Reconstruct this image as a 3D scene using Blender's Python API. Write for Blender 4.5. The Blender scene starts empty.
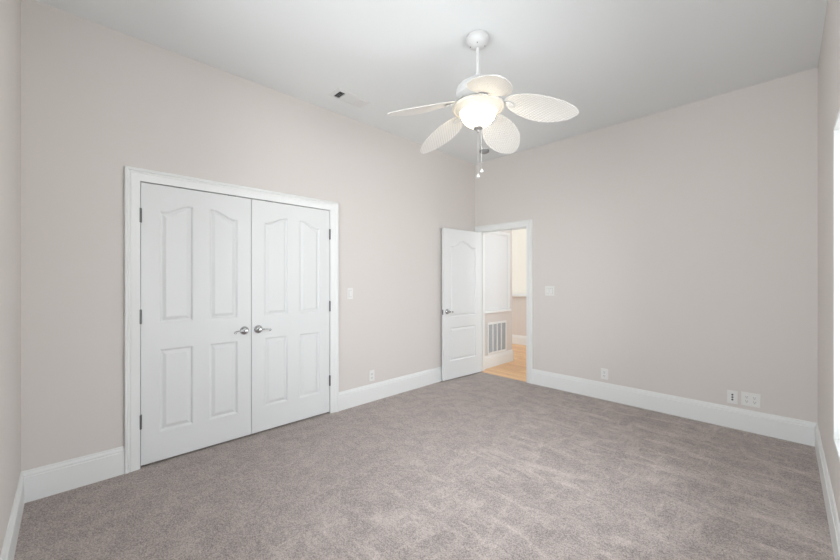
import bpy, bmesh, math, random
from mathutils import Vector, Matrix
random.seed(4)
C = bpy.context.scene.collection
S = bpy.context.scene
PI = math.pi

# room: x across (0 = closet wall, W = window wall), y deep (0 = wall behind camera, L = entry wall)
W, L, H = 3.3952, 4.5046, 3.05
T = 0.12

# ------------------------------------------------------------ camera
cam = bpy.data.cameras.new('camera')
cam.sensor_width = 36.0
cam.lens = 359.11 / 840 * 36
cam.shift_y = 0.0004
cam.clip_start = 0.02
camo = bpy.data.objects.new('camera', cam)
C.objects.link(camo)
camo.location = (3.2157, 0.1996, 1.3377)
camo.rotation_euler = (PI / 2, 0, math.radians(45.527))
S.camera = camo

# ------------------------------------------------------------ light
world = bpy.data.worlds.new('world')
S.world = world
world.use_nodes = True
bg = world.node_tree.nodes['Background']
# bright overcast sky above, dimmer ground outside below the horizon
wn = world.node_tree
wtc = wn.nodes.new('ShaderNodeTexCoord'); wsp = wn.nodes.new('ShaderNodeSeparateXYZ')
wmr = wn.nodes.new('ShaderNodeMapRange'); wmx = wn.nodes.new('ShaderNodeMix'); wmx.data_type = 'RGBA'
wn.links.new(wtc.outputs['Generated'], wsp.inputs[0]); wn.links.new(wsp.outputs['Z'], wmr.inputs['Value'])
wmr.inputs['From Min'].default_value = -.12; wmr.inputs['From Max'].default_value = .12
wmx.inputs['A'].default_value = (1.16, 1.20, 1.23, 1)
wmx.inputs['B'].default_value = (1.20, 1.27, 1.34, 1)
wn.links.new(wmr.outputs['Result'], wmx.inputs['Factor']); wn.links.new(wmx.outputs['Result'], bg.inputs[0])
bg.inputs[1].default_value = 5.0

def portal(name, loc, rot, sx, sy):
    l = bpy.data.lights.new(name, 'AREA')
    l.shape = 'RECTANGLE'; l.size = sx; l.size_y = sy
    l.cycles.is_portal = True
    o = bpy.data.objects.new(name, l); C.objects.link(o)
    o.location = loc; o.rotation_euler = rot
    return o

# windows: C = window wall; D (behind the camera) and hall ones added for light
CY0, CY1, CZ0, CZ1 = 0.90, 3.135, 0.475, 2.156
DX0, DX1, DZ0, DZ1 = 1.05, 3.30, 0.85, 2.85
portal('daylight_window_wall', (W + .13, (CY0 + CY1) / 2, (CZ0 + CZ1) / 2), (0, PI / 2, 0), CZ1 - CZ0, CY1 - CY0)
portal('daylight_added_front', ((DX0 + DX1) / 2, -.13, (DZ0 + DZ1) / 2), (PI / 2, 0, 0), DX1 - DX0, DZ1 - DZ0)
HX0, HX1 = 1.3, 2.5
portal('daylight_added_hall_back', ((HX0 + HX1) / 2, 7.1, 1.7), (-PI / 2, 0, 0), HX1 - HX0, 1.5)
portal('daylight_added_hall_side', (2.83, 5.65, 1.65), (0, PI / 2, 0), 1.5, .8)
portal('daylight_added_hall_end', (-3.23, 5.85, 1.5), (0, -PI / 2, 0), 2.2, 1.6)

S.view_settings.view_transform = 'Standard'
S.view_settings.look = 'None'
S.view_settings.gamma = 1
S.view_settings.use_curve_mapping = False
S.view_settings.exposure = 0.0

# ------------------------------------------------------------ materials
def srgb(r, g, b):
    f = lambda c: (c / 255 / 12.92) if c <= 10 else ((c / 255 + .055) / 1.055) ** 2.4
    return (f(r), f(g), f(b), 1)

def mat(name, col, rough=.5, metal=0.0, spec=.5, bump=None, emis=None):
    m = bpy.data.materials.new(name); m.use_nodes = True
    nt = m.node_tree; p = nt.nodes['Principled BSDF']
    p.inputs['Base Color'].default_value = col
    p.inputs['Roughness'].default_value = rough
    p.inputs['Metallic'].default_value = metal
    p.inputs['Specular IOR Level'].default_value = spec
    tc = nt.nodes.new('ShaderNodeTexCoord')
    if bump:
        sc, st, dist = bump
        n = nt.nodes.new('ShaderNodeTexNoise'); n.inputs['Scale'].default_value = sc
        n.inputs['Detail'].default_value = 3
        nt.links.new(tc.outputs['Object'], n.inputs['Vector'])
        b = nt.nodes.new('ShaderNodeBump'); b.inputs['Strength'].default_value = st
        b.inputs['Distance'].default_value = dist
        nt.links.new(n.outputs['Fac'], b.inputs['Height'])
        nt.links.new(b.outputs['Normal'], p.inputs['Normal'])
    if emis:
        p.inputs['Emission Color'].default_value = emis[0]
        p.inputs['Emission Strength'].default_value = emis[1]
    return m

M = {}
M['wall'] = mat('greige_wall_paint', srgb(219, 213, 208), .75, spec=.25, bump=(160, .10, .002))
M['ceil'] = mat('ceiling_paint', srgb(234, 236, 236), .85, spec=.2, bump=(90, .15, .003))
M['trim'] = mat('white_trim_paint', srgb(234, 235, 233), .38, spec=.45, bump=(40, .03, .001))
M['door'] = mat('white_door_paint', srgb(229, 230, 229), .42, spec=.45, bump=(60, .04, .001))
M['plastic'] = mat('white_plastic', srgb(232, 231, 228), .3)
M['grey_plastic'] = mat('grey_plastic', srgb(165, 165, 163), .5)
M['slot'] = mat('dark_slot', srgb(52, 52, 54), .6)
M['chrome'] = mat('polished_nickel', srgb(190, 190, 190), .16, metal=1)
M['hinge'] = mat('brushed_nickel_hinge', srgb(120, 120, 120), .4, metal=.9)
M['finial'] = mat('satin_grey_finial', srgb(170, 168, 165), .4, metal=.6)
M['dark'] = mat('dark_void', srgb(40, 39, 38), .9)
M['closet'] = mat('closet_paint', srgb(150, 145, 140), .9)
M['fan'] = mat('white_fan_enamel', srgb(208, 208, 207), .35)
M['ring'] = mat('antique_cream_ring', srgb(226, 220, 208), .5, bump=(120, .5, .004))
M['bowl'] = mat('lit_frosted_glass', srgb(250, 245, 232), .3, emis=((1.0, .86, .62, 1), 6.5))
M['added_hall_glow'] = mat('added_hall_light_glow', srgb(245, 243, 236), .3, emis=((.93, .97, 1, 1), 34))  # glow of the added hall light, there to brighten the hall
M['louver'] = mat('vent_white_metal', srgb(226, 226, 225), .45)
M['duct'] = mat('dark_duct', srgb(60, 60, 60), .8)
M['filter'] = mat('grey_return_louver', srgb(178, 180, 182), .6)
M['det'] = mat('detector_grey', srgb(158, 158, 158), .5)
M['board'] = mat('white_board_paint', srgb(224, 225, 225), .5)
M['shade'] = mat('cream_roller_shade', srgb(243, 241, 233), .8)

_nt = M['shade'].node_tree; _tr = _nt.nodes.new('ShaderNodeBsdfTranslucent'); _mx = _nt.nodes.new('ShaderNodeMixShader')
_tr.inputs['Color'].default_value = srgb(244, 243, 238); _mx.inputs[0].default_value = .16
_nt.links.new(_nt.nodes['Principled BSDF'].outputs[0], _mx.inputs[1]); _nt.links.new(_tr.outputs[0], _mx.inputs[2])
_nt.links.new(_mx.outputs[0], _nt.nodes['Material Output'].inputs['Surface'])

def glass_mat():
    m = bpy.data.materials.new('window_glass'); m.use_nodes = True
    nt = m.node_tree; nt.nodes.clear()
    o = nt.nodes.new('ShaderNodeOutputMaterial'); mx = nt.nodes.new('ShaderNodeMixShader')
    t = nt.nodes.new('ShaderNodeBsdfTransparent'); g = nt.nodes.new('ShaderNodeBsdfGlossy')
    g.inputs['Roughness'].default_value = .03
    f = nt.nodes.new('ShaderNodeFresnel'); f.inputs['IOR'].default_value = 1.3
    nt.links.new(f.outputs[0], mx.inputs[0]); nt.links.new(t.outputs[0], mx.inputs[1])
    nt.links.new(g.outputs[0], mx.inputs[2]); nt.links.new(mx.outputs[0], o.inputs[0])
    return m
M['glass'] = glass_mat()

def carpet_mat():
    m = bpy.data.materials.new('mauve_grey_carpet'); m.use_nodes = True
    nt = m.node_tree; N = nt.nodes; K = nt.links
    p = N['Principled BSDF']; p.inputs['Roughness'].default_value = .95
    p.inputs['Specular IOR Level'].default_value = .1
    p.inputs['Sheen Weight'].default_value = .15
    tc = N.new('ShaderNodeTexCoord')
    def noise(scale, detail=3, rough=.6, rot=0, sx=1, sy=1, dist=0):
        mp = N.new('ShaderNodeMapping'); mp.inputs['Rotation'].default_value = (0, 0, rot)
        mp.inputs['Scale'].default_value = (sx, sy, 1)
        K.new(tc.outputs['Object'], mp.inputs[0])
        n = N.new('ShaderNodeTexNoise'); n.inputs['Scale'].default_value = scale
        n.inputs['Detail'].default_value = detail; n.inputs['Roughness'].default_value = rough
        n.inputs['Distortion'].default_value = dist
        K.new(mp.outputs[0], n.inputs['Vector']); return n.outputs['Fac']
    def ramp(fac, a, b, c0=0.0, c1=1.0):
        r = N.new('ShaderNodeMapRange'); r.interpolation_type = 'SMOOTHSTEP'
        r.inputs['From Min'].default_value = a; r.inputs['From Max'].default_value = b
        r.inputs['To Min'].default_value = c0; r.inputs['To Max'].default_value = c1
        K.new(fac, r.inputs['Value']); return r.outputs['Result']
    def mth(op, a, b):
        n = N.new('ShaderNodeMath'); n.operation = op
        for i, v in enumerate((a, b)):
            if isinstance(v, (int, float)): n.inputs[i].default_value = v
            else: K.new(v, n.inputs[i])
        return n.outputs[0]
    fine = ramp(noise(130, 2, .7), .36, .64, -.5, .5)
    mid = ramp(noise(50, 3, .7), .36, .64, -.5, .5)
    blot = ramp(noise(8.5, 5, .65, dist=.5), .35, .65, -.5, .5)
    foot = ramp(noise(2.2, 3, .5, dist=.4), .50, .66, 0, 1)
    s1 = ramp(noise(4.2, 3, .55, rot=.55, sx=.6, sy=2.2, dist=1.2), .46, .70, 0, 1)
    s2 = ramp(noise(4.0, 3, .55, rot=-.75, sx=2.3, sy=.6, dist=1.2), .48, .72, 0, .8)
    sep = N.new('ShaderNodeSeparateXYZ'); K.new(tc.outputs['Object'], sep.inputs[0])
    zone = ramp(sep.outputs['X'], .9, 1.9, .15, 1)  # vacuum streaks grow toward the window wall, lighter colour also standing in for light
    st = mth('MULTIPLY', mth('MAXIMUM', s1, s2), zone)
    v = mth('ADD', mth('MULTIPLY', fine, .50), mth('MULTIPLY', mid, .26))
    v = mth('ADD', v, mth('MULTIPLY', blot, .20))
    v = mth('ADD', v, mth('MULTIPLY', foot, .06))
    v = mth('ADD', v, mth('MULTIPLY', st, .30))
    v = mth('ADD', v, .92)
    mixc = N.new('ShaderNodeVectorMath'); mixc.operation = 'SCALE'
    mixc.inputs[0].default_value = srgb(187, 175, 169)[:3]
    K.new(v, mixc.inputs['Scale'])
    K.new(mixc.outputs[0], p.inputs['Base Color'])
    b = N.new('ShaderNodeBump'); b.inputs['Strength'].default_value = .6; b.inputs['Distance'].default_value = .006
    K.new(mth('ADD', fine, mid), b.inputs['Height'])
    K.new(b.outputs[0], p.inputs['Normal'])
    return m
M['carpet'] = carpet_mat()

def wood_mat():
    m = bpy.data.materials.new('honey_oak_planks'); m.use_nodes = True
    nt = m.node_tree; N = nt.nodes; K = nt.links
    p = N['Principled BSDF']; p.inputs['Roughness'].default_value = .3
    tc = N.new('ShaderNodeTexCoord'); mp = N.new('ShaderNodeMapping')
    K.new(tc.outputs['Object'], mp.inputs[0])
    br = N.new('ShaderNodeTexBrick'); br.inputs['Scale'].default_value = 1
    br.inputs['Brick Width'].default_value = .9; br.inputs['Row Height'].default_value = .08
    br.inputs['Mortar Size'].default_value = .0015
    br.inputs['Color1'].default_value = srgb(226, 178, 116); br.inputs['Color2'].default_value = srgb(206, 152, 90)
    br.inputs['Mortar'].default_value = srgb(130, 90, 50)
    K.new(mp.outputs[0], br.inputs['Vector'])
    n = N.new('ShaderNodeTexNoise'); n.inputs['Scale'].default_value = 6
    mp2 = N.new('ShaderNodeMapping'); mp2.inputs['Scale'].default_value = (1, 12, 1)
    K.new(tc.outputs['Object'], mp2.inputs[0]); K.new(mp2.outputs[0], n.inputs['Vector'])
    mx = N.new('ShaderNodeMix'); mx.data_type = 'RGBA'; mx.blend_type = 'MULTIPLY'
    mx.inputs['Factor'].default_value = .35
    K.new(br.outputs['Color'], mx.inputs['A']); K.new(n.outputs['Color'], mx.inputs['B'])
    hs = N.new('ShaderNodeHueSaturation'); hs.inputs['Value'].default_value = 1.35; hs.inputs['Saturation'].default_value = .88
    K.new(mx.outputs['Result'], hs.inputs['Color']); K.new(hs.outputs[0], p.inputs['Base Color'])
    return m
M['wood'] = wood_mat()

def wicker_mat():
    m = bpy.data.materials.new('white_woven_wicker'); m.use_nodes = True
    nt = m.node_tree; N = nt.nodes; K = nt.links
    p = N['Principled BSDF']; p.inputs['Roughness'].default_value = .5
    tc = N.new('ShaderNodeTexCoord')
    def wave(rot):
        mp = N.new('ShaderNodeMapping'); mp.inputs['Rotation'].default_value = (0, 0, rot)
        K.new(tc.outputs['Object'], mp.inputs[0])
        w = N.new('ShaderNodeTexWave'); w.inputs['Scale'].default_value = 18
        K.new(mp.outputs[0], w.inputs['Vector']); return w.outputs['Fac']
    a, b = wave(.8), wave(-.8)
    mx = N.new('ShaderNodeMath'); mx.operation = 'MULTIPLY'; K.new(a, mx.inputs[0]); K.new(b, mx.inputs[1])
    bp = N.new('ShaderNodeBump'); bp.inputs['Strength'].default_value = .6; bp.inputs['Distance'].default_value = .004
    K.new(mx.outputs[0], bp.inputs['Height']); K.new(bp.outputs[0], p.inputs['Normal'])
    r = N.new('ShaderNodeMix'); r.data_type = 'RGBA'
    r.inputs['A'].default_value = srgb(222, 219, 214); r.inputs['B'].default_value = srgb(236, 234, 230)
    K.new(mx.outputs[0], r.inputs['Factor']); K.new(r.outputs['Result'], p.inputs['Base Color'])
    return m
M['wicker'] = wicker_mat()

# ------------------------------------------------------------ helpers
def obj(name, bm, m, parent=None, smooth=False, loc=None, rot=None):
    bmesh.ops.recalc_face_normals(bm, faces=bm.faces)
    me = bpy.data.meshes.new(name); bm.to_mesh(me); bm.free()
    for x in (m if isinstance(m, (list, tuple)) else [m]): me.materials.append(x)
    if smooth:
        me.shade_smooth()
        me.set_sharp_from_angle(angle=math.radians(38))
    o = bpy.data.objects.new(name, me); C.objects.link(o)
    if parent: o.parent = parent
    if loc: o.location = loc
    if rot: o.rotation_euler = rot
    return o

def struct(name, bm, m, parent=None, **k):
    o = obj(name, bm, m, parent, **k)
    if not parent: o['kind'] = 'structure'
    return o

def thing(name, label, cat, loc=(0, 0, 0), rz=0):
    o = bpy.data.objects.new(name, None); C.objects.link(o)
    o.empty_display_size = .05
    o.location = loc; o.rotation_euler = (0, 0, rz)
    o['label'] = label; o['category'] = cat
    return o

def box(bm, x0, x1, y0, y1, z0, z1, bev=0):
    r = bmesh.ops.create_cube(bm, size=1)
    vs = r['verts']
    for v in vs:
        v.co = Vector(((x0 + x1) / 2 + v.co.x * (x1 - x0), (y0 + y1) / 2 + v.co.y * (y1 - y0), (z0 + z1) / 2 + v.co.z * (z1 - z0)))
    if bev:
        es = list({e for v in vs for e in v.link_edges})
        bmesh.ops.bevel(bm, geom=es, offset=bev, segments=2, affect='EDGES', profile=.5)

def nb(): return bmesh.new()
def B1(*a, **k):
    bm = nb(); box(bm, *a, **k); return bm

def lathe(bm, prof, seg=40, mtx=None):
    """prof: list of (r, z), about z axis"""
    rings = []
    for r, z in prof:
        if r < 1e-6: rings.append([bm.verts.new((0, 0, z))])
        else: rings.append([bm.verts.new((r * math.cos(2 * PI * i / seg), r * math.sin(2 * PI * i / seg), z)) for i in range(seg)])
    for a, b in zip(rings, rings[1:]):
        for i in range(seg):
            j = (i + 1) % seg
            if len(a) == 1 and len(b) == 1: continue
            if len(a) == 1: bm.faces.new((a[0], b[i], b[j]))
            elif len(b) == 1: bm.faces.new((a[i], a[j], b[0]))
            else: bm.faces.new((a[i], a[j], b[j], b[i]))
    for rg in (rings[0], rings[-1]):
        if len(rg) > 1: bm.faces.new(rg)
    if mtx:
        for rg in rings:
            for v in rg: v.co = mtx @ v.co

def tube(bm, pts, rad, seg=12):
    pts = [Vector(p) for p in pts]
    rads = rad if isinstance(rad, (list, tuple)) else [rad] * len(pts)
    rings = []; up = None
    for i, p in enumerate(pts):
        t = (pts[min(i + 1, len(pts) - 1)] - pts[max(i - 1, 0)]).normalized()
        if up is None: up = t.orthogonal().normalized()
        up = (up - t * up.dot(t)).normalized(); s = t.cross(up)
        rings.append([bm.verts.new(p + (up * math.cos(2 * PI * k / seg) + s * math.sin(2 * PI * k / seg)) * rads[i]) for k in range(seg)])
    for a, b in zip(rings, rings[1:]):
        for k in range(seg):
            bm.faces.new((a[k], a[(k + 1) % seg], b[(k + 1) % seg], b[k]))
    bm.faces.new(rings[0]); bm.faces.new(rings[-1])

def holed_wall(bm, f, u0, u1, z0, z1, th, holes):
    """wall slab in (u, z), thickness from t=0 to -th, f(u,z,t) -> 3D; holes = (ua,ub,za,zb)"""
    us = sorted({u0, u1, *[h[0] for h in holes], *[h[1] for h in holes]})
    zs = sorted({z0, z1, *[h[2] for h in holes], *[h[3] for h in holes]})
    us = [u for u in us if u0 <= u <= u1]; zs = [z for z in zs if z0 <= z <= z1]
    def solid(i, j):
        if i < 0 or j < 0 or i >= len(us) - 1 or j >= len(zs) - 1: return False
        cu, cz = (us[i] + us[i + 1]) / 2, (zs[j] + zs[j + 1]) / 2
        return not any(h[0] < cu < h[1] and h[2] < cz < h[3] for h in holes)
    cache = {}
    def V(i, j, t):
        k = (i, j, t)
        if k not in cache: cache[k] = bm.verts.new(f(us[i], zs[j], -th * t))
        return cache[k]
    for i in range(len(us) - 1):
        for j in range(len(zs) - 1):
            if not solid(i, j): continue
            for t in (0, 1): bm.faces.new((V(i, j, t), V(i + 1, j, t), V(i + 1, j + 1, t), V(i, j + 1, t)))
            if not solid(i - 1, j): bm.faces.new((V(i, j, 0), V(i, j + 1, 0), V(i, j + 1, 1), V(i, j, 1)))
            if not solid(i + 1, j): bm.faces.new((V(i + 1, j, 0), V(i + 1, j + 1, 0), V(i + 1, j + 1, 1), V(i + 1, j, 1)))
            if not solid(i, j - 1): bm.faces.new((V(i, j, 0), V(i + 1, j, 0), V(i + 1, j, 1), V(i, j, 1)))
            if not solid(i, j + 1): bm.faces.new((V(i, j + 1, 0), V(i + 1, j + 1, 0), V(i + 1, j + 1, 1), V(i, j + 1, 1)))

def sweep(bm, f, path, prof, closed=False):
    """profile (a outward, t off wall) swept along 2D path with mitres; outward = left of travel"""
    n = len(path); P = [Vector(p) for p in path]; rings = []
    for i in range(n):
        a = P[i - 1] if (closed or i > 0) else None
        b = P[(i + 1) % n] if (closed or i < n - 1) else None
        ds = []
        if a is not None: ds.append((P[i] - a).normalized())
        if b is not None: ds.append((b - P[i]).normalized())
        ns = [Vector((-d.y, d.x)) for d in ds]
        m = sum(ns, Vector((0, 0))).normalized(); m = m / m.dot(ns[0])
        rings.append([bm.verts.new(f(P[i].x + m.x * q, P[i].y + m.y * q, t)) for q, t in prof])
    k = len(prof)
    rng = range(n) if closed else range(n - 1)
    for i in rng:
        A, B = rings[i], rings[(i + 1) % n]
        for j in range(k): bm.faces.new((A[j], A[(j + 1) % k], B[(j + 1) % k], B[j]))
    if not closed: bm.faces.new(rings[0]); bm.faces.new(rings[-1])

fA = lambda u, z, t: Vector((t, u, z))                 # closet wall, u = y
fB = lambda u, z, t: Vector((u, L - t, z))             # entry wall, u = x
fC = lambda u, z, t: Vector((W - t, u, z))
fD = lambda u, z, t: Vector((u, t, z))

# ------------------------------------------------------------ shell
struct('floor', B1(-.8, W + .15, -.15, L + .005, -.06, 0), M['carpet'])
struct('hall_floor', B1(-3.2, 2.8, L + .005, 7.1, -.062, -.004), M['wood'])
struct('ceiling', B1(-.12, W + .15, -.15, L + .12, H, H + .1), M['ceil'])
struct('hall_ceiling', B1(-3.2, 2.8, L + .12, 7.1, H, H + .1), M['ceil'])

CL0, CL1, CLH = .566, 2.087, 2.049      # closet opening
EN0, EN1, ENH = .072, .846, 2.058       # entry opening (rough)
bm = nb(); holed_wall(bm, fA, 0, L, 0, H, T, [(CL0, CL1, 0, CLH)]); struct('wall_left', bm, M['wall'])
bm = nb(); holed_wall(bm, fB, -T, W + .15, 0, H, T, [(EN0, EN1, 0, ENH)]); struct('wall_back', bm, M['wall'])
bm = nb(); holed_wall(bm, fC, 0, L, 0, H, .15, [(CY0, CY1, CZ0, CZ1)]); struct('wall_right', bm, M['wall'])
bm = nb(); holed_wall(bm, fD, -T, W + .15, 0, H, .15, [(DX0, DX1, DZ0, DZ1)]); struct('wall_front', bm, M['wall'])
# closet shell
bm = nb()
box(bm, -.78, -.74, .35, 2.35, 0, 2.5); box(bm, -.74, -T, .35, .39, 0, 2.5)
box(bm, -.74, -T, 2.31, 2.35, 0, 2.5); box(bm, -.74, -T, .39, 2.31, 2.46, 2.5)
struct('wall_closet', bm, M['closet'])
# hall shell
struct('wall_hall_left', B1(-1.2, .02, L + T, 5.490, -.003, H), M['wall'])
bm = nb(); holed_wall(bm, lambda u, z, t: Vector((u, 6.95 - t, z)), -3.2, 2.8, -.003, H, .15,
                      [(-1.75, -.25, 1.03, 2.47), (HX0, HX1, .95, 2.45)])
struct('wall_hall_back', bm, M['wall'])
bm = nb(); holed_wall(bm, lambda u, z, t: Vector((2.68 - t, u, z)), L + T, 6.95, -.003, H, .12, [(5.25, 6.05, .9, 2.4)]); struct('wall_hall_side', bm, M['wall'])
bm = nb(); holed_wall(bm, lambda u, z, t: Vector((-3.08 + t, u, z)), L + T, 6.95, -.003, H, .12, [(4.9, 6.75, .25, 2.8)]); struct('wall_hall_end', bm, M['wall'])
struct('wall_hall_front', B1(-3.08, -1.2, L + T, L + T + .1, -.003, H), M['wall'])

# ------------------------------------------------------------ baseboards
BP = [(0, 0), (.016, 0), (.016, .150), (.0115, .153), (.0115, .158), (.0135, .162), (.0115, .170), (.008, .178), (.0075, .186), (.004, .190), (0, .190)]
def base(name, f, u0, u1, m0=0, m1=0, prof=BP, z=0):
    bm = nb(); rings = []
    for u, m in ((u0, m0), (u1, m1)):
        rings.append([bm.verts.new(f(u + m * t, zz + z, t)) for t, zz in prof])
    k = len(prof)
    for j in range(k): bm.faces.new((rings[0][j], rings[0][(j + 1) % k], rings[1][(j + 1) % k], rings[1][j]))
    bm.faces.new(rings[0]); bm.faces.new(rings[1])
    return struct(name, bm, M['trim'])
base('baseboard_left', fA, 0, .4815, 1, 0)
base('baseboard_left_far', fA, 2.173, L, 0, -1)
base('baseboard_back', fB, .914, W, 0, -1)
base('baseboard_right', fC, 0, L, 1, -1)
base('baseboard_front', fD, 0, W, 1, -1)
base('baseboard_hall_left', lambda u, z, t: Vector((.02 + t, u, z)), L + T, 5.490, 0, 1, z=-.003)
base('baseboard_hall_corner', lambda u, z, t: Vector((u, 5.490 + t, z)), -1.2, .02, 0, 1, z=-.003)
base('baseboard_hall_back', lambda u, z, t: Vector((u, 6.95 - t, z)), -3.08, 2.68, 0, 0, z=-.003)

# ------------------------------------------------------------ casings
CP = [(0, 0), (0, .008), (.006, .011), (.012, .011), (.016, .014), (.046, .016), (.052, .020), (.058, .017), (.064, .017), (.070, .024), (.082, .025), (.087, .022), (.087, 0)]
# closet casing, inner edge at the opening
bm = nb()
y0, y1, zt = .5685, 2.0865, 2.043
sweep(bm, fA, [(y0, 0), (y0, zt), (y1, zt), (y1, 0)], CP)
struct('trim_1', bm, M['trim'], smooth=True)
bm = nb()   # closet jamb lining and head
for a in ((-T, 0, CL0, CL0 + .0025, 0, CLH), (-T, 0, CL1 - .0005, CL1, 0, CLH), (-T, 0, CL0 + .0025, CL1 - .0005, CLH - .006, CLH)): box(bm, *a)
struct('trim_2', bm, M['trim'])
# entry casing
bm = nb()
e0, e1, ez = .0835, .832, 2.045
sweep(bm, fB, [(e0, 0), (e0, ez), (e1, ez), (e1, 0)], [(a * .94, t) for a, t in CP])
struct('trim_3', bm, M['trim'], smooth=True)
bm = nb()   # entry jamb with stop
box(bm, EN0, e0, L, L + T, 0, ENH); box(bm, e1, EN1, L, L + T, 0, ENH); box(bm, e0, e1, L, L + T, ez, ENH)
for a in ((e0, e0 + .012), (e1 - .012, e1)): box(bm, *a, L + .045, L + .08, 0, ez)
box(bm, e0 + .012, e1 - .012, L + .045, L + .08, ez - .012, ez)
jamb = struct('trim_4', bm, M['trim'])
bm = nb(); box(bm, e1 - .002, e1, L + .006, L + .034, .885, .950)
obj('strike_plate', bm, M['hinge'], jamb)
bm = nb()   # hall side casing
sweep(bm, lambda u, z, t: Vector((u, L + T + t, z)), [(e1, ez), (e1, -.003)], [(a * .94, t) for a, t in CP])
struct('trim_5', bm, M['trim'], smooth=True)

# ------------------------------------------------------------ panel doors
def leaf_mesh(w, h, th, panels):
    """local: x out of the face, y across, z up"""
    bm = nb()
    outer = [bm.verts.new((0, a, b)) for a, b in ((0, 0), (w, 0), (w, h), (0, h))]
    edges = [bm.edges.new((outer[i], outer[(i + 1) % 4])) for i in range(4)]
    NT = 24
    def outline(p, d, t):
        l, r, b, zl, zh, kind = p
        def top(s):
            if kind == 'rect': return zl
            if kind == 'up': q = min(1, max(0, (s - .07) / .83)); return zl + (zh - zl) * (q * q * (3 - 2 * q))
            if kind == 'down': q = min(1, max(0, (1 - s - .07) / .83)); return zl + (zh - zl) * (q * q * (3 - 2 * q))
            q = max(0, 1 - abs(s - .5) / .42); return zl + (zh - zl) * (q * q * (3 - 2 * q))
        pts = [(l + d, b + d), (r - d, b + d)]
        for i in range(NT + 1):
            s = 1 - i / NT
            pts.append((l + d + (r - l - 2 * d) * s, top(s) - d))
        return [bm.verts.new((t, a, c)) for a, c in pts]
    prof = [(0, 0), (.003, -.003), (.007, -.005), (.012, -.013), (.019, -.013), (.040, -.0035), (.043, -.003)]
    fills = []
    for p in panels:
        rings = [outline(p, d, t) for d, t in prof]
        n = len(rings[0])
        for i in range(n): edges.append(bm.edges.new((rings[0][i], rings[0][(i + 1) % n])))
        for a, b in zip(rings, rings[1:]):
            for i in range(n): bm.faces.new((a[i], a[(i + 1) % n], b[(i + 1) % n], b[i]))
        bm.faces.new(rings[-1])
    bmesh.ops.triangle_fill(bm, edges=edges, use_beauty=True, use_dissolve=False)
    back = [bm.verts.new((-th, a, b)) for a, b in ((0, 0), (w, 0), (w, h), (0, h))]
    for i in range(4): bm.faces.new((outer[i], outer[(i + 1) % 4], back[(i + 1) % 4], back[i]))
    bm.faces.new(back)
    return bm

def lever(parent, y, z, sgn, x0=0, length=.085, name='lever_handle'):
    RX = Matrix.Translation((x0, y, z)) @ Matrix.Rotation(PI / 2, 4, 'Y')
    bm = nb()
    lathe(bm, [(0, .018), (.011, .018), (.010, .040), (.017, .046), (.018, .054), (.012, .060), (0, .061)], 20, RX)
    pts = []; rr = []
    for i in range(9):
        s = i / 8
        pts.append((x0 + .050 - .006 * math.sin(s * PI), y + sgn * length * s, z + .003 * math.sin(s * PI)))
        rr.append(.0065 - .002 * s)
    for i in range(1, 8):
        a = i / 7 * 1.5 * PI
        pts.append((x0 + .050, y + sgn * (length + .007 * math.sin(a)), z - .007 + .007 * math.cos(a)))
        rr.append(.0048)
    tube(bm, pts, rr)
    hnd = obj(name, bm, M['chrome'], parent, smooth=True)
    bm = nb()
    lathe(bm, [(0, 0), (.034, 0), (.036, .003), (.0355, .008), (.032, .015), (.026, .021), (.018, .025), (.010, .026), (0, .026)], 32, RX)
    obj('rosette', bm, M['chrome'], hnd, smooth=True)
    return hnd

def hinge(parent, y, z, x=.008, h=.10):
    bm = nb()
    lathe(bm, [(0, -h / 2 - .006), (.004, -h / 2 - .004), (.004, -h / 2)] + [(.0085, -h / 2), (.0085, h / 2)] + [(.004, h / 2), (.004, h / 2 + .004), (0, h / 2 + .006)], 14,
          Matrix.Translation((x, y, z)))
    return obj('hinge', bm, M['hinge'], parent, smooth=True)

LW, LH, ZB = .7520, 2.021, .016
def closet_leaf(name, ya, flip):
    z = lambda v: v - ZB
    ps = [(.109, .322, z(1.027), z(1.846), z(1.908), 'up'), (.435, .645, z(1.027), z(1.846), z(1.908), 'down'),
          (.109, .322, z(.225), z(.830), 0, 'rect'), (.435, .645, z(.225), z(.830), 0, 'rect')]
    o = struct(name, leaf_mesh(LW, LH, .035, ps), M['door'], loc=(-.004, ya, ZB))
    y = LW - .055 if not flip else .055
    lever(o, y, .912 - ZB, 1 if flip else -1)
    hy = -.003 if not flip else LW + .001
    for hz in (1.80, 1.078, .330): hinge(o, hy, hz - ZB)
    cy = LW - .15 if not flip else .15
    obj('ball_catch', B1(-.03, .003, cy - .03, cy + .03, LH, LH + .0045), M['hinge'], o)
    return o
closet_leaf('door_1', .573, False)
closet_leaf('door_2', .573 + LW + .005, True)

ang = math.radians(-4.1)
ez0 = .016
ps = [(.124, .642, .845 - ez0, 1.80 - ez0, 1.886 - ez0, 'arch'), (.124, .642, .255 - ez0, .705 - ez0, 0, 'rect')]
# local y runs from the free edge (0) to the hinge edge
EW = .768
bm = leaf_mesh(EW, 2.012, .035, ps)
for v in bm.verts: v.co.y -= EW; 
d3 = struct('door_3', bm, M['door'], loc=(.124, L - .014, ez0), rot=(0, 0, ang))
lever(d3, -EW + .062, .925 - ez0, 1, length=.06)
obj('latch_plate', B1(-.029, -.006, -EW - .0015, -EW + .001, .885 - ez0, .95 - ez0), M['hinge'], d3)
for hz in (1.80, 1.05, .28):
    hinge(d3, .006, hz - ez0, x=-.028, h=.09)

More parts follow.
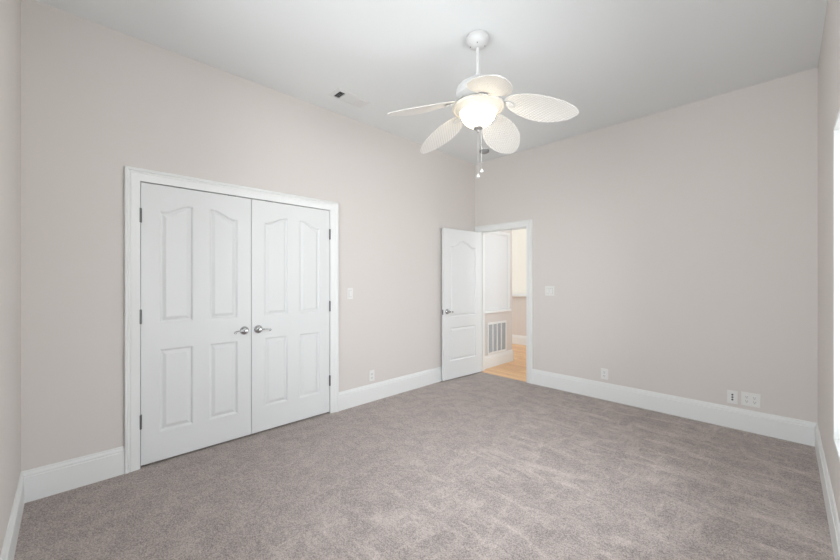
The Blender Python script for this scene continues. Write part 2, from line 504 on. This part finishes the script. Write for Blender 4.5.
# ------------------------------------------------------------ windows
def window(name, f, u0, u1, z0, z1, rows=2, cols=2, dep=-.135, shade=False, outer=None):
    """frame lines the opening; two sashes and panes as parts"""
    bm = nb(); th = .018
    def bx(a0, a1, c0, c1, t0, t1):
        p, q = f(a0, c0, t0), f(a1, c1, t1)
        box(bm, min(p.x, q.x), max(p.x, q.x), min(p.y, q.y), max(p.y, q.y), min(p.z, q.z), max(p.z, q.z))
    bx(u0, u0 + th, z0, z1, dep, 0); bx(u1 - th, u1, z0, z1, dep, 0)
    bx(u0 + th, u1 - th, z0, z0 + th, dep, 0); bx(u0 + th, u1 - th, z1 - th, z1, dep, 0)
    cw = (u1 - u0 - 2 * th) / cols
    for c in range(1, cols): bx(u0 + th + c * cw - .03, u0 + th + c * cw + .03, z0 + th, z1 - th, dep, dep + .06)
    fr = struct(name, bm, M['trim'])
    for c in range(cols):
        for r in range(rows):
            a0 = u0 + th + c * cw + (.03 if c else 0); a1 = u0 + th + (c + 1) * cw - (.03 if c < cols - 1 else 0)
            hh = (z1 - z0 - 2 * th) / rows; c0 = z0 + th + r * hh; c1 = c0 + hh
            t0 = dep + .005 + .025 * (1 - r)
            bm = nb()
            bx(a0, a0 + .035, c0, c1, t0, t0 + .02); bx(a1 - .035, a1, c0, c1, t0, t0 + .02)
            bx(a0 + .035, a1 - .035, c0, c0 + .035, t0, t0 + .02); bx(a0 + .035, a1 - .035, c1 - .035, c1, t0, t0 + .02)
            s = obj('sash', bm, M['trim'], fr)
            bm = nb(); bx(a0 + .035, a1 - .035, c0 + .035, c1 - .035, t0 + .008, t0 + .012)
            obj('pane', bm, M['glass'], s)
    return fr
window('window_1', fC, CY0, CY1, CZ0, CZ1, 2, 2)
window('added_window_2', fD, DX0, DX1, DZ0, DZ1, 2, 2)  # added window behind the camera, unseen, lets more daylight into the room
fH = lambda u, z, t: Vector((u, 6.95 - t, z))
w3 = window('window_3', fH, -1.75, -.25, 1.03, 2.47, 2, 1)
window('added_window_5', lambda u, z, t: Vector((2.68 - t, u, z)), 5.25, 6.05, .9, 2.4, 2, 1, dep=-.11)  # added unseen side window, brings daylight into the hall
window('added_window_6', lambda u, z, t: Vector((-3.08 + t, u, z)), 4.9, 6.75, .25, 2.8, 2, 2, dep=-.11)  # added unseen end window, lights the far hall wall
window('added_window_4', fH, HX0, HX1, .95, 2.45, 1, 2)  # added unseen window in the hall back wall for extra daylight
bm = nb(); box(bm, -1.80, -.20, 6.895, 6.95, 1.0, 1.03, bev=.004); obj('window_sill', bm, M['trim'], w3)
bm = nb(); box(bm, -1.725, -.275, 6.985, 6.988, 1.062, 2.45); box(bm, -1.725, -.275, 6.980, 6.993, 1.050, 1.066)
sh = obj('roller_shade', bm, M['shade'])
sh['label'] = 'cream roller shade drawn down over the far hall window'; sh['category'] = 'window shade'

t = thing('added_hall_light', 'added round ceiling light, out of view, brightening the hall', 'ceiling light', (.55, 6.05, H))  # lamp added out of view to lift the hall brightness
bm = nb(); lathe(bm, [(0, 0), (.17, 0), (.17, -.022), (.16, -.03), (0, -.03)], 40); obj('fitting', bm, M['trim'], t, smooth=True)
bm = nb(); lathe(bm, [(0, -.03), (.15, -.03), (.145, -.06), (.12, -.09), (.07, -.11), (0, -.118)], 40); obj('glass_shade', bm, M['added_hall_glow'], t, smooth=True)

# ------------------------------------------------------------ hall: panel and return grille
t = thing('wall_panel', 'white framed flat panel on hall wall above the return air grille', 'wall panel', (.02, 4.997, .835))
bm = nb(); box(bm, .0, .008, -.34, .34, .04, 1.23); obj('board', bm, M['board'], t)
bm = nb()
sweep(bm, lambda u, z, s: Vector((s, u, z)), [(-.34, .04), (-.34, 1.225), (.34, 1.225), (.34, .04)],
      [(0, 0), (0, .012), (.010, .018), (.034, .020), (.040, .026), (.048, .026), (.048, 0)])
obj('frame_moulding', bm, M['trim'], t)
bm = nb(); box(bm, 0, .045, -.40, .40, .0, .038, bev=.006); obj('ledge', bm, M['trim'], t)

t = thing('return_air_grille', 'white return air grille with four grey louvered columns low on hall wall', 'air grille', (.02, 5.032, .197))
bm = nb()
box(bm, 0, .014, -.263, -.235, 0, .49); box(bm, 0, .014, .235, .263, 0, .49)
box(bm, 0, .014, -.235, .235, 0, .03); box(bm, 0, .014, -.235, .235, .46, .49)
for k in range(1, 4):
    yy = -.235 + .47 * k / 4; box(bm, 0, .012, yy - .012, yy + .012, .03, .46)
obj('frame', bm, M['trim'], t)
for k in range(4):
    ya = -.235 + .47 * k / 4 + (.012 if k else 0); yb = -.235 + .47 * (k + 1) / 4 - (.012 if k < 3 else 0)
    bm = nb()
    for i in range(24):
        z = .032 + i * .0178
        v = [bm.verts.new(c) for c in ((.002, ya, z + .013), (.002, yb, z + .013), (.010, yb, z), (.010, ya, z),
                                       (.001, ya, z + .010), (.001, yb, z + .010), (.009, yb, z - .002), (.009, ya, z - .002))]
        for q in ((0, 1, 2, 3), (4, 5, 6, 7), (0, 1, 5, 4), (1, 2, 6, 5), (2, 3, 7, 6), (3, 0, 4, 7)): bm.faces.new([v[j] for j in q])
    obj('louver_column', bm, M['filter'], t)

# ------------------------------------------------------------ ceiling fan
FX, FY = 1.7015, 2.2515
fan = thing('ceiling_fan', 'white five-blade ceiling fan with woven leaf blades and lit bowl light', 'ceiling fan', (FX, FY, H))
zf = lambda z: z - H
bm = nb(); lathe(bm, [(0, 0), (.060, 0), (.074, -.008), (.079, -.022), (.078, -.036), (.068, -.056), (.052, -.072), (.034, -.082), (.020, -.085), (0, -.085)], 40)
can = obj('canopy', bm, M['fan'], fan, smooth=True)
for a in (.6, 2.2, 3.9, 5.3):
    bm = nb(); lathe(bm, [(0, 0), (.003, 0), (.003, .006), (0, .006)], 10, Matrix.Translation((.050 * math.cos(a), .050 * math.sin(a), -.079)))
    obj('canopy_screw', bm, M['hinge'], can, smooth=True)
bm = nb(); lathe(bm, [(0, -.08), (.0135, -.08), (.0135, zf(2.76)), (0, zf(2.76))], 20); obj('downrod', bm, M['fan'], fan, smooth=True)
bm = nb(); lathe(bm, [(0, zf(2.775)), (.022, zf(2.775)), (.026, zf(2.762)), (.026, zf(2.738)), (.05, zf(2.728)), (.095, zf(2.720)), (.13, zf(2.703)), (.150, zf(2.680)), (.155, zf(2.655)),
                      (.150, zf(2.640)), (.156, zf(2.634)), (.156, zf(2.622)), (.146, zf(2.614)), (.125, zf(2.600)), (.10, zf(2.59)), (.085, zf(2.585)), (0, zf(2.585))], 56)
obj('motor_housing', bm, M['fan'], fan, smooth=True)
bm = nb(); lathe(bm, [(0, zf(2.585)), (.08, zf(2.585)), (.085, zf(2.565)), (.15, zf(2.562)), (.175, zf(2.556)), (.182, zf(2.546)), (.179, zf(2.536)), (.168, zf(2.530)),
                      (.160, zf(2.534)), (.150, zf(2.526)), (.136, zf(2.520)), (.130, zf(2.512)), (.124, zf(2.522)), (0, zf(2.522))], 64)
obj('light_ring', bm, M['ring'], fan, smooth=True)
bm = nb(); pr = [(0, zf(2.520)), (.121, zf(2.520))]
for i in range(1, 15):
    a = i / 14 * PI / 2; pr.append((.124 * math.cos(a) ** 1.15 if i < 14 else 0, zf(2.516) - .112 * math.sin(a) ** 1.0))
lathe(bm, pr, 56); obj('glass_bowl', bm, M['bowl'], fan, smooth=True)
bm = nb(); lathe(bm, [(0, zf(2.415)), (.028, zf(2.415)), (.034, zf(2.408)), (.033, zf(2.401)), (.022, zf(2.394)), (.012, zf(2.389)), (.011, zf(2.382)), (.006, zf(2.376)), (0, zf(2.375))], 24)
obj('finial', bm, M['finial'], fan, smooth=True)
for ox, zb in ((-.003, 2.083), (.0215, 2.118)):
    cx, cy = ox * math.cos(.787), ox * math.sin(.787)
    bm = nb(); pts = []
    tube(bm, [(cx * .35, cy * .35, zf(2.386)), (cx * .8, cy * .8, zf(2.372)), (cx, cy, zf(2.34)), (cx, cy, zf(zb))], .0011, 8)
    k = 0; z = zf(2.36)
    while z > zf(zb):
        bmesh.ops.create_icosphere(bm, subdivisions=1, radius=.0017, matrix=Matrix.Translation((cx, cy, z))); z -= .0065
    ch = obj('pull_chain', bm, M['fan'], fan)
    bm = nb(); lathe(bm, [(0, zf(zb) + .004), (.004, zf(zb) + .002), (.009, zf(zb) - .008), (.0125, zf(zb) - .016), (.010, zf(zb) - .022), (0, zf(zb) - .024)], 18, Matrix.Translation((cx, cy, 0)))
    obj('pull_knob', bm, M['plastic'], ch, smooth=True)

def blade_mesh():
    """local: x = out from hub, y = counterclockwise, z relative to hub origin (ceiling)"""
    bm = nb(); R0, R1 = .185, .650; NS, NW = 34, 14
    pitch = math.radians(12.5); droop = math.radians(16.8)
    top = []; bot = []
    for i in range(NS + 1):
        s = .5 - .5 * math.cos(PI * i / NS)                      # denser at the ends
        # leaf half width
        hw = .133 * (math.sin(PI * min(1, s ** .88)) ** .52 if 0 < s < 1 else 0)
        hw = max(hw, .002)
        r = R0 + (R1 - R0) * s
        rt, rb = [], []
        for j in range(NW + 1):
            w = -1 + 2 * j / NW; y = w * hw
            zz = zf(2.556) - (r - R0) * math.tan(droop) - y * math.tan(pitch) - .012 * (y / .13) ** 2
            edge = 1 - .55 * abs(w) ** 6
            rt.append(bm.verts.new((r, y * math.cos(pitch), zz + .004 * edge)))
            rb.append(bm.verts.new((r, y * math.cos(pitch), zz - .004 * edge)))
        top.append(rt); bot.append(rb)
    for i in range(NS):
        for j in range(NW):
            bm.faces.new((top[i][j], top[i + 1][j], top[i + 1][j + 1], top[i][j + 1]))
            bm.faces.new((bot[i][j], bot[i][j + 1], bot[i + 1][j + 1], bot[i + 1][j]))
    for i in range(NS):
        for j in (0, NW): bm.faces.new((top[i][j], top[i + 1][j], bot[i + 1][j], bot[i][j]))
    for i in (0, NS):
        for j in range(NW): bm.faces.new((top[i][j], top[i][j + 1], bot[i][j + 1], bot[i][j]))
    return bm
def arm_mesh():
    bm = nb()
    z0 = zf(2.610)
    # flat forged iron from the housing to a rounded clip below the blade root
    n = 10; rows = []
    for i in range(n + 1):
        s = i / n; x = .120 + .125 * s
        hw = .018 + .002 * s + (.012 * math.sin(PI * max(0, (s - .55) / .45)) if s > .55 else 0)
        if i == n: hw = .010
        zz = z0 + (zf(2.536) - z0) * min(1, s / .62) if s < .62 else zf(2.536) - (x - .1975) * .29
        rows.append([bm.verts.new((x, y, zz + d - y * .25 * s)) for y, d in ((-hw, 0), (-hw, .005), (hw, .005), (hw, 0))])
    for a, b in zip(rows, rows[1:]):
        for k in range(4): bm.faces.new((a[k], a[(k + 1) % 4], b[(k + 1) % 4], b[k]))
    bm.faces.new(rows[0]); bm.faces.new(rows[-1])
    for x, y in ((.212, -.012), (.212, .012), (.234, 0)):
        lathe(bm, [(0, 0), (.004, .001), (.005, .004), (0, .004)], 10, Matrix.Translation((x, y, zf(2.536) - (x - .1975) * .29 - y * .22 - .003)))
    return bm
b0 = a0 = None
for k in range(5):
    ang_k = math.radians(45.5 - 18 + 72 * k)
    if k == 0:
        b0 = obj('fan_blade', blade_mesh(), M['wicker'], fan, smooth=True)
        a0 = obj('blade_arm', arm_mesh(), M['fan'], b0, smooth=True)
        b = b0
    else:
        b = b0.copy(); C.objects.link(b); b.parent = fan
        a = a0.copy(); C.objects.link(a); a.parent = b
    b.rotation_euler = (0, .013 if k == 4 else 0, ang_k)
# the fan hangs very slightly out of plumb
fan.rotation_mode = 'QUATERNION'
fan.rotation_quaternion = Matrix.Rotation(math.radians(.45), 3, Vector((.7136, -.7005, 0))).to_quaternion()

# ------------------------------------------------------------ ceiling register, detector
t = thing('ceiling_vent', 'white rectangular air supply register with slatted louvers set in the ceiling', 'air vent', (.343, 2.094, H))
bm = nb()
sweep(bm, lambda u, v, s: Vector((u, v, -s)), [(-.058, -.143), (-.058, .150), (.058, .150), (.058, -.143)],
      [(0, 0), (0, .010), (.008, .011), (.030, .004), (.034, .0), ], closed=True)
obj('frame', bm, M['louver'], t)
obj('duct_opening', B1(-.058, .058, -.143, .150, -.0015, .0), M['duct'], t)
def slats(vals, horiz, tilt, m):
    for c in vals:
        bm = nb(); w = .0085; dz = w * math.sin(tilt); dy = w * math.cos(tilt)
        if horiz: P = [(-.057, c - dy, -.006 - dz), (.057, c - dy, -.006 - dz), (.057, c + dy, -.006 + dz), (-.057, c + dy, -.006 + dz)]
        else: P = [(c - dy, -.076, -.006 - dz), (c - dy, .084, -.006 - dz), (c + dy, .084, -.006 + dz), (c + dy, -.076, -.006 + dz)]
        a = [bm.verts.new(p) for p in P]; b = [bm.verts.new((p[0], p[1], p[2] + .001)) for p in P]
        bm.faces.new(a); bm.faces.new(b)
        for i in range(4): bm.faces.new((a[i], a[(i + 1) % 4], b[(i + 1) % 4], b[i]))
        obj('louver', bm, m, t)
slats([-.136 + .0165 * i for i in range(4)], True, math.radians(18) * 0 + math.radians(80) * 0 + math.radians(50), M['louver'])
slats([-.050 + .0165 * i for i in range(7)], False, math.radians(15), M['louver'])
slats([.096 + .0165 * i for i in range(4)], True, math.radians(-22), M['louver'])
obj('divider', B1(-.058, .058, -.081, -.077, -.010, -.001), M['louver'], t)
obj('divider', B1(-.058, .058, .085, .089, -.010, -.001), M['louver'], t)

t = thing('smoke_detector', 'small round grey smoke detector on the ceiling near the far corner', 'smoke detector', (.447, 4.10, H))
bm = nb(); lathe(bm, [(0, 0), (.066, 0), (.066, -.010), (0, -.010)], 36); obj('mounting_plate', bm, M['plastic'], t, smooth=True)
bm = nb(); lathe(bm, [(0, -.010), (.060, -.010), (.063, -.020), (.058, -.034), (.045, -.042), (0, -.044)], 36); obj('cover', bm, M['det'], t, smooth=True)

# ------------------------------------------------------------ plates on the walls
def plate(t, w, h, th=.006):
    bm = nb(); box(bm, 0, th, -w / 2, w / 2, -h / 2, h / 2, bev=.0022)
    return obj('cover_plate', bm, M['plastic'], t)
def rocker(t, y):
    bm = nb(); box(bm, .005, .0078, y - .0175, y + .0175, -.035, .035)
    obj('rocker_frame', bm, M['grey_plastic'], t)
    bm = nb()
    v = [bm.verts.new(c) for c in ((.006, y - .016, -.033), (.006, y + .016, -.033), (.006, y + .016, .033), (.006, y - .016, .033),
                                   (.012, y - .016, -.033), (.012, y + .016, -.033), (.0085, y + .016, .033), (.0085, y - .016, .033))]
    for q in ((0, 1, 2, 3), (4, 5, 6, 7), (0, 1, 5, 4), (1, 2, 6, 5), (2, 3, 7, 6), (3, 0, 4, 7)): bm.faces.new([v[j] for j in q])
    obj('rocker', bm, M['plastic'], t)
def sockets(t, y):
    for z in (.0195, -.0195):
        bm = nb(); lathe(bm, [(0, .005), (.0165, .005), (.0165, .0085), (.015, .0092), (0, .0092)], 24, Matrix.Translation((0, y, z)) @ Matrix.Rotation(PI / 2, 4, 'Y'))
        s = obj('socket', bm, M['plastic'], t, smooth=True)
        bm = nb()
        box(bm, .009, .0098, y - .0075, y - .005, z - .001, z + .008); box(bm, .009, .0098, y + .005, y + .0075, z - .001, z + .008)
        lathe(bm, [(0, .009), (.0028, .009), (.0028, .0098), (0, .0098)], 10, Matrix.Translation((0, y, z - .008)) @ Matrix.Rotation(PI / 2, 4, 'Y'))
        obj('slots', bm, M['slot'], s)
t = thing('light_switch', 'single white rocker light switch on the wall right of the closet', 'light switch', (0, 2.323, 1.199)); plate(t, .070, .118); rocker(t, 0)
t = thing('wall_outlet', 'white duplex outlet low on the wall right of the closet', 'outlet', (0, 2.605, .282)); plate(t, .072, .118); sockets(t, 0)
RB = -PI / 2
t = thing('light_switch', 'double white rocker light switch right of the open bedroom doorway', 'light switch', (1.148, L, 1.205), RB); plate(t, .118, .118); rocker(t, -.024); rocker(t, .024)
t = thing('wall_outlet', 'lone white duplex outlet above the baseboard nearest the doorway on entry wall', 'outlet', (1.789, L, .287), RB); plate(t, .074, .118); sockets(t, 0)
t = thing('jack_plate', 'narrow white jack plate with three dark holes beside the double outlet', 'jack plate', (2.877, L, .280), RB); plate(t, .072, .116)
for z in (.022, 0, -.022):
    bm = nb(); lathe(bm, [(0, .005), (.0075, .005), (.0075, .009), (.0055, .009), (.0055, .0095), (0, .0095)], 16, Matrix.Translation((0, 0, z)) @ Matrix.Rotation(PI / 2, 4, 'Y')); obj('jack', bm, M['slot'], t, smooth=True)
t = thing('wall_outlet', 'wide white four-socket outlet on wall nearest the right corner', 'outlet', (2.999, L, .285), RB); plate(t, .126, .118); sockets(t, -.026); sockets(t, .026)

for o in list(C.objects):
    if o.parent is None and o.get('category') == 'outlet': o['group'] = 'power outlets low on the bedroom walls'
    if o.parent is None and o.get('category') == 'light switch': o['group'] = 'rocker light switches on the bedroom walls'
